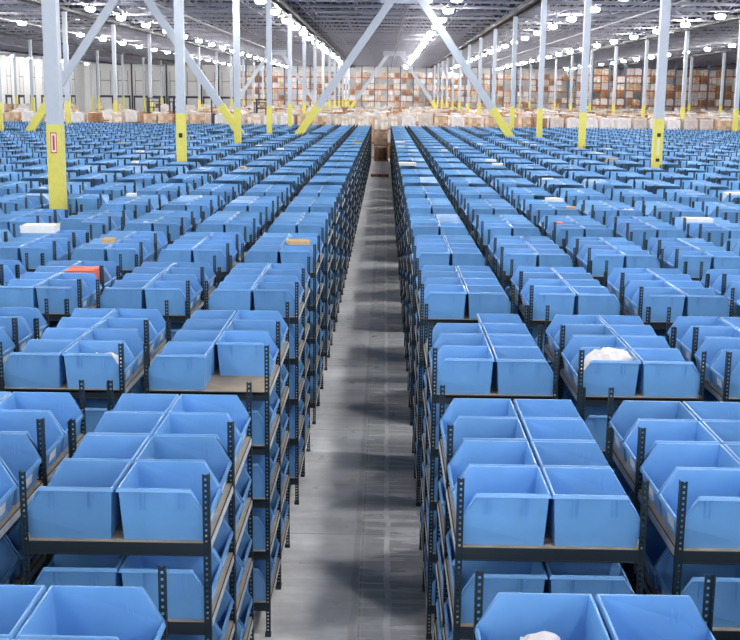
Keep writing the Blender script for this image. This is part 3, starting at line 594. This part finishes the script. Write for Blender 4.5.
# pallet racking
racks = []
def rack_frame(nl, z0, dz, length, top):
    u = MB()
    for sx in (-1, 1):
        x = sx*length/2
        for y in (-.5, .5): u.box(x-.06, x+.06, y-.05, y+.05, 0, top)
        for k in range(int(top/1.2)): u.bar((x, -.5, .2+k*1.2), (x, .5, 1.2+k*1.2), .04)
    b = MB()
    for k in range(nl):
        z = z0+k*dz
        for y in (-.52, .52): b.box(-length/2, length/2, y-.03, y+.03, z-.16, z)
    d = MB()
    for k in range(nl):
        z = z0+k*dz
        d.box(-length/2+.06, length/2-.06, -.49, .49, z-.03, z)
    return u.mesh('upright', M['rackblue']), b.mesh('beam', M['orange']), d.mesh('shelf_deck', M['deck'])
RACKSETS = [dict(id=3, y=263.0, x0=-34.0, n=31, len=2.75, z0=1.6, dz=2.58, nl=4, top=12.0, nm='far end'),
            dict(id=4, y=207.0, x0=33.5, n=14, len=2.75, z0=1.6, dz=2.58, nl=4, top=12.0, nm='right side')]
for R in RACKSETS:
    um, bm_, dm = rack_frame(R['nl'], R['z0'], R['dz'], R['len'], R['top'])
    for i in range(R['n']):
        x = R['x0']+i*(R['len']+.13)+R['len']/2
        if any(abs(x-cx) < R['len']/2+.3 and abs(R['y']-cy) < .9 for cx in COLX for cy in COLY): continue
        e = bpy.data.objects.new('pallet_rack', None); COL.objects.link(e); e.location = (x, R['y'], 0)
        tag(e, 'tall pallet rack with orange beams, %s from the left along the %s' % (ORD[i], R['nm']), 'pallet rack', 'tall pallet racks with orange beams')
        part('upright', um, e); part('beam', bm_, e, label='orange beams'); part('shelf_deck', dm, e)
        for l in range(-1, R['nl']):
            z = 0 if l < 0 else R['z0']+l*R['dz']
            for j in range(2):
                if hsh(21, R['id'], i, l, j) < (.09 if l < 3 else .14): continue
                v = int(hsh(22, R['id'], i, l, j)*5) % 5
                lx = x+(-.68 if j == 0 else .68)
                tall = l >= 0 and l < 3 and hsh(23, R['id'], i, l, j) < .7
                where = '%s level, %s side of %s pallet rack, %s' % (['floor', 'first', 'second', 'third', 'fourth'][l+1], ['left', 'right'][j], ORD[i], R['nm'])
                loads.append(((R['id'], i, l+1, j), v, lx, R['y'], z, (hsh(24, i, l, j)-.5)*.04, where))
                if tall: loads.append(((R['id'], i, l+11, j), (v+1) % 5, lx, R['y'], z+1.245, 0, where.replace(' level', ' level upper tier')))

far_l = []
for idd, v, x, y, z, rz, where in loads:
    if idd in KEEP_LOADS:
        e = bpy.data.objects.new('pallet_load', None); COL.objects.link(e); e.location = (x, y, z); e.rotation_euler[2] = rz
        tag(e, '%s%s, %s' % (LOOKS[v], '' if idd[0] > 2 else ' on pallet', where), 'pallet load', 'loaded pallets beyond the blue racks')
        part('pallet', pal_me, e); part('cartons', cart_me[v], e)
    else: far_l.append((v, (x, y, z, rz), idd))
for v in range(5):
    ps = [(0, p, i) for vv, p, i in far_l if vv == v]
    me = merged('pallet_loads_%d' % v, [cart_mb[v]], ps, CART[v])
    if me: tag(link('stored_%s' % ['tan_cartons', 'pale_cartons', 'wrapped_goods', 'brown_cartons', 'open_boxes'][v], me), 'mass of %s stock further back' % LOOKS[v].split(' ')[0], 'stored goods', None, 'stuff')
pp = MB(); pp.box(-.6, .6, -.6, .6, .1, .142)
for y in (-.6, -.05, .5): pp.box(-.6, .6, y, y+.1, 0, .1)
me = merged('stored_pallets', [pp], [(0, p, i) for vv, p, i in far_l], M['wood'])
if me: tag(link('stored_pallets', me), 'wooden pallets beneath the stock further back', 'pallets', None, 'stuff')

# empty reddish pallet lying in the aisle
m = pallet_mb(); o = link('empty_pallet', m.mesh('empty_pallet', M['redwood']), None, (-.3, 79.3, 0), .02)
tag(o, 'reddish empty wooden pallet lying on the aisle floor before the cartons', 'pallet')

# ------------------------------------------------------------------ order picker trucks parked behind the racks
def truck(x, y, rz, label):
    e = bpy.data.objects.new('order_picker_truck', None); COL.objects.link(e); e.location = (x, y, 0); e.rotation_euler[2] = rz
    tag(e, label, 'forklift', 'dark order picker trucks behind the racks')
    m = MB(); m.box(-.6, .6, -1.2, .9, .12, .55); m.box(-.6, .6, .5, .9, .55, 1.3); part('chassis', m.mesh('chassis', M['darkgrey']), e)
    for sx in (-1, 1):
        m = MB(); m.box(sx*.5-.07, sx*.5+.07, .3, .5, .5, 5.0); part('mast', m.mesh('mast', M['darkgrey']), e)
        m = MB(); m.box(sx*.3-.06, sx*.3+.06, -2.2, -1.1, 2.5, 2.58); part('fork', m.mesh('fork', M['girder']), e)
    m = MB()
    for z in (3.2, 4.1, 4.95): m.box(-.55, .55, .34, .46, z-.05, z+.05)
    part('mast_brace', m.mesh('mast_brace', M['darkgrey']), e)
    m = MB(); m.box(-.6, .6, -.9, .2, 2.4, 2.5)
    for sx in (-1, 1):
        for yy in (-.85, .15): m.box(sx*.55-.04, sx*.55+.04, yy-.04, yy+.04, 2.5, 4.6)
    m.box(-.62, .62, -.92, .22, 4.6, 4.68); m.box(-.6, .6, -.9, -.84, 2.5, 3.6)
    part('operator_cage', m.mesh('operator_cage', M['darkgrey']), e)
    for sx in (-1, 1):
        for yy in (-.9, .6):
            m = MB(); m.cyl((0, 0), .15, .15, -.06, .06, 14); m.v = [(c+sx*.5, a+yy, b+.15) for a, b, c in m.v]; part('wheel', m.mesh('wheel', M['darkgrey']), e)
truck(-21.9, 110.8, .1, 'dark order picker truck with mast, furthest left behind the blue racks')
truck(-19.6, 110.8, -.1, 'dark order picker truck, second from left behind the blue racks')
truck(-11.7, 110.8, -.05, 'dark order picker truck closest to the aisle, left of the pale cartons')
truck(-15.9, 110.8, .2, 'dark order picker truck nearest the braced column line on the left')

# ------------------------------------------------------------------ things lying in and on the bins
def blob(name, dims, matn, seed, rough=.18):
    bm = bmesh.new(); bmesh.ops.create_icosphere(bm, subdivisions=4, radius=1)
    rnd = random.Random(seed); off = [Vector((rnd.uniform(-1, 1), rnd.uniform(-1, 1), rnd.uniform(-1, 1))).normalized() for _ in range(14)]; am = [rnd.uniform(.3, 1) for _ in off]
    for v in bm.verts:
        d = v.co.normalized(); k = 1+.10*math.sin(d.x*9+seed)*math.sin(d.y*11+2*seed)+.07*math.sin(d.z*17+d.x*13)+rough*sum(a*max(0, d.dot(o))**7 - a*.3*max(0, -d.dot(o))**5 for a, o in zip(am, off))
        v.co = Vector((d.x*dims[0]*k, d.y*dims[1]*k, (d.z*k*.8+.8)*dims[2]))
    me = bpy.data.meshes.new(name); bm.to_mesh(me); bm.free(); me.materials.append(M[matn])
    for p in me.polygons: p.use_smooth = True
    return me
def carton(w, d, h, matn, lid=False):
    m = MB(); m.box(-w/2, w/2, -d/2, d/2, 0, h-.012); m.box(-w/2-.006, w/2+.006, -d/2-.006, d/2+.006, h-.04 if lid else h-.012, h)
    return m.mesh('carton', M[matn])
def bin_at(x, y):
    best = min((b for b in bins if b[3] == 0), key=lambda b: (bin_pose(b)[0]+(.28 if b[5] else -.28)-x)**2+(bin_pose(b)[1]-y)**2)
    p = bin_pose(best); return p[0]+(.25 if best[5] else -.25), p[1], p[2], best
BINSET = {b: 1 for b in bins}
PLACED = []
def put(name, me, x, y, label, cat, on_rim=False, dx=0, dy=0, rz=0, dz=0):
    bx_, by_, bz_, key = bin_at(x, y)
    o = link(name, me, None, (bx_+dx, by_+dy, (bz_+BH+.001) if on_rim else bz_+.0085+dz), rz)
    tag(o, label, cat); PLACED.append(o)
    return o
put('flat_carton', carton(.60, .46, .13, 'whitebox', True), -6.37, 21.17, 'white lidded carton lying across the bin rims left of the aisle', 'box', True, rz=.05)
put('carton', carton(.40, .44, .37, 'redbox'), -4.21, 16.4, 'orange-red carton filling a top shelf bin on the left', 'box', rz=.02)
put('padded_envelope', carton(.36, .34, .06, 'tan'), -1.54, 19.61, 'tan padded envelope on the bins beside the aisle', 'envelope', True, rz=.2)
put('plastic_bag', blob('plastic_bag', (.22, .2, .22), 'bag', 3, .3), 2.2, 11.39, 'crumpled white and pink plastic bag heaped in a bin', 'bag')
put('plastic_bag', blob('plastic_bag', (.12, .16, .17), 'bag', 4, .3), .63, 5.1, 'white plastic bag in the closest bin right of the aisle', 'bag', dx=-.1, dy=-.1)
put('carton', carton(.30, .42, .42, 'whitebox'), 4.34, 29.3, 'pale carton sticking out of a bin on the right', 'box', rz=.3)
put('carton', carton(.2, .3, .38, 'tan'), 4.63, 26.45, 'small brown carton in a bin to the right', 'box', rz=-.1, dx=.12)
put('carton', carton(.10, .3, .36, 'redbox'), 3.24, 23.52, 'narrow orange carton standing in a bin lip on the right', 'box', dx=-.1)
put('flat_carton', carton(.56, .4, .07, 'whitebox', True), 6.61, 23.72, 'white flat carton lying on the bins at the right', 'box', True, rz=-.04)
put('plastic_bag', blob('plastic_bag', (.16, .16, .2), 'bag', 6, .3), 5.86, 25.9, 'small white bag showing in a bin in front of the flat white carton', 'bag')
put('flat_carton', carton(.62, .7, .09, 'whitebox', True), .76, 42.72, 'white carton lid on the first row of bins right of aisle', 'box', True, rz=.03)
put('flat_carton', carton(.5, .5, .08, 'whitebox', True), .85, 64.2, 'small distant white lid on the first row right of aisle', 'box', True)
put('plastic_bag', blob('plastic_bag', (.15, .16, .21), 'bag', 8, .3), -9.3, 29.7, 'white bag in a bin left of the nearest column', 'bag')
put('plastic_bag', blob('plastic_bag', (.16, .16, .2), 'bag', 9, .3), -4.54, 22.59, 'white bag bulging from a bin in the third row left', 'bag')
put('plastic_bag', blob('plastic_bag', (.17, .18, .17), 'bag', 10, .3), -2.62, 11.0, 'beige plastic bag pushed to the open front of a bin', 'bag', dx=.06)
put('carton', carton(.3, .34, .42, 'redbox'), -8.1, 24.35, 'reddish carton in a bin at the left edge', 'box')
put('carton', carton(.18, .3, .4, 'tan'), -5.08, 19.65, 'narrow brown carton in a bin behind the orange-red carton', 'box', dx=.1)
put('carton', carton(.42, .4, .40, 'whitebox'), 9.09, 30.9, 'white carton in a bin near the right edge', 'box')

seen_b = set()
for i in range(400):
    r = int(hsh(41, i)*20)-10; r = r if r < 0 else r+1; k = 5+int(hsh(42, i)*11); sd = int(hsh(43, i)*2); s_ = int(hsh(44, i)*2); j = int(hsh(45, i)*2)
    if abs(r) > 2+k*.55 or len(seen_b) >= 26 or (r, k) in seen_b: continue
    key = (r, k, s_, 0, j, sd)
    if key not in BINSET: continue
    x, y, z, a = bin_pose(key)
    if any(abs(o.location.x-x) < .7 and abs(o.location.y-y) < .7 for o in PLACED): continue
    seen_b.add((r, k)); v = int(hsh(46, i)*4)
    kind = [('white carton', 'whitebox'), ('tan carton', 'tan'), ('white folded bag', 'bag'), ('small white carton', 'whitebox')][v]
    hh = .36+hsh(47, i)*.07; ww = .14+hsh(48, i)*.3
    o = link('plastic_bag' if v == 2 else 'carton', blob('plastic_bag', (ww*.5, .18, .2), 'bag', i, .3) if v == 2 else carton(ww, .3+hsh(49, i)*.14, hh, kind[1]), None,
             (x+(.27 if sd else -.27), y, z+.0085), (hsh(50, i)-.5)*.2)
    tag(o, '%s in a %s bin, %s, %s' % (kind[0], ['front', 'middle', 'middle', 'rear'][2*s_+j], bay_words(k), row_words(r)), 'bag' if v == 2 else 'box', 'goods showing in the bins')

# ------------------------------------------------------------------ camera
F_, PI_, YA, RO, H = 1152.18, .1924, .0107, .0116, 5.4243
cam = bpy.data.cameras.new('camera'); co = bpy.data.objects.new('camera', cam); COL.objects.link(co)
fw = Vector((-math.sin(YA)*math.cos(PI_), math.cos(YA)*math.cos(PI_), -math.sin(PI_)))
rt = Vector((math.cos(YA), math.sin(YA), 0)); up = rt.cross(fw)
r2 = rt*math.cos(RO)+up*math.sin(RO); u2 = -rt*math.sin(RO)+up*math.cos(RO)
mw = Matrix((r2, u2, -fw)).transposed().to_4x4(); mw.translation = Vector((0, 0, H)); co.matrix_world = mw
cam.sensor_width = 36; cam.lens = F_/740*36; cam.clip_start = .05; cam.clip_end = 600
S.camera = co

# ------------------------------------------------------------------ world and view
w = bpy.data.worlds.new('world'); S.world = w; w.use_nodes = True
w.node_tree.nodes['Background'].inputs[0].default_value = (.86, .92, 1, 1); w.node_tree.nodes['Background'].inputs[1].default_value = 1.5
S.view_settings.view_transform = 'Standard'; S.view_settings.look = 'None'; S.view_settings.exposure = .93; S.view_settings.gamma = 1
S.view_settings.use_curve_mapping = False
S.cycles.max_bounces = 6; S.cycles.diffuse_bounces = 4; S.cycles.transparent_max_bounces = 12; S.cycles.use_denoising = True
S.cycles.sample_clamp_indirect = 6
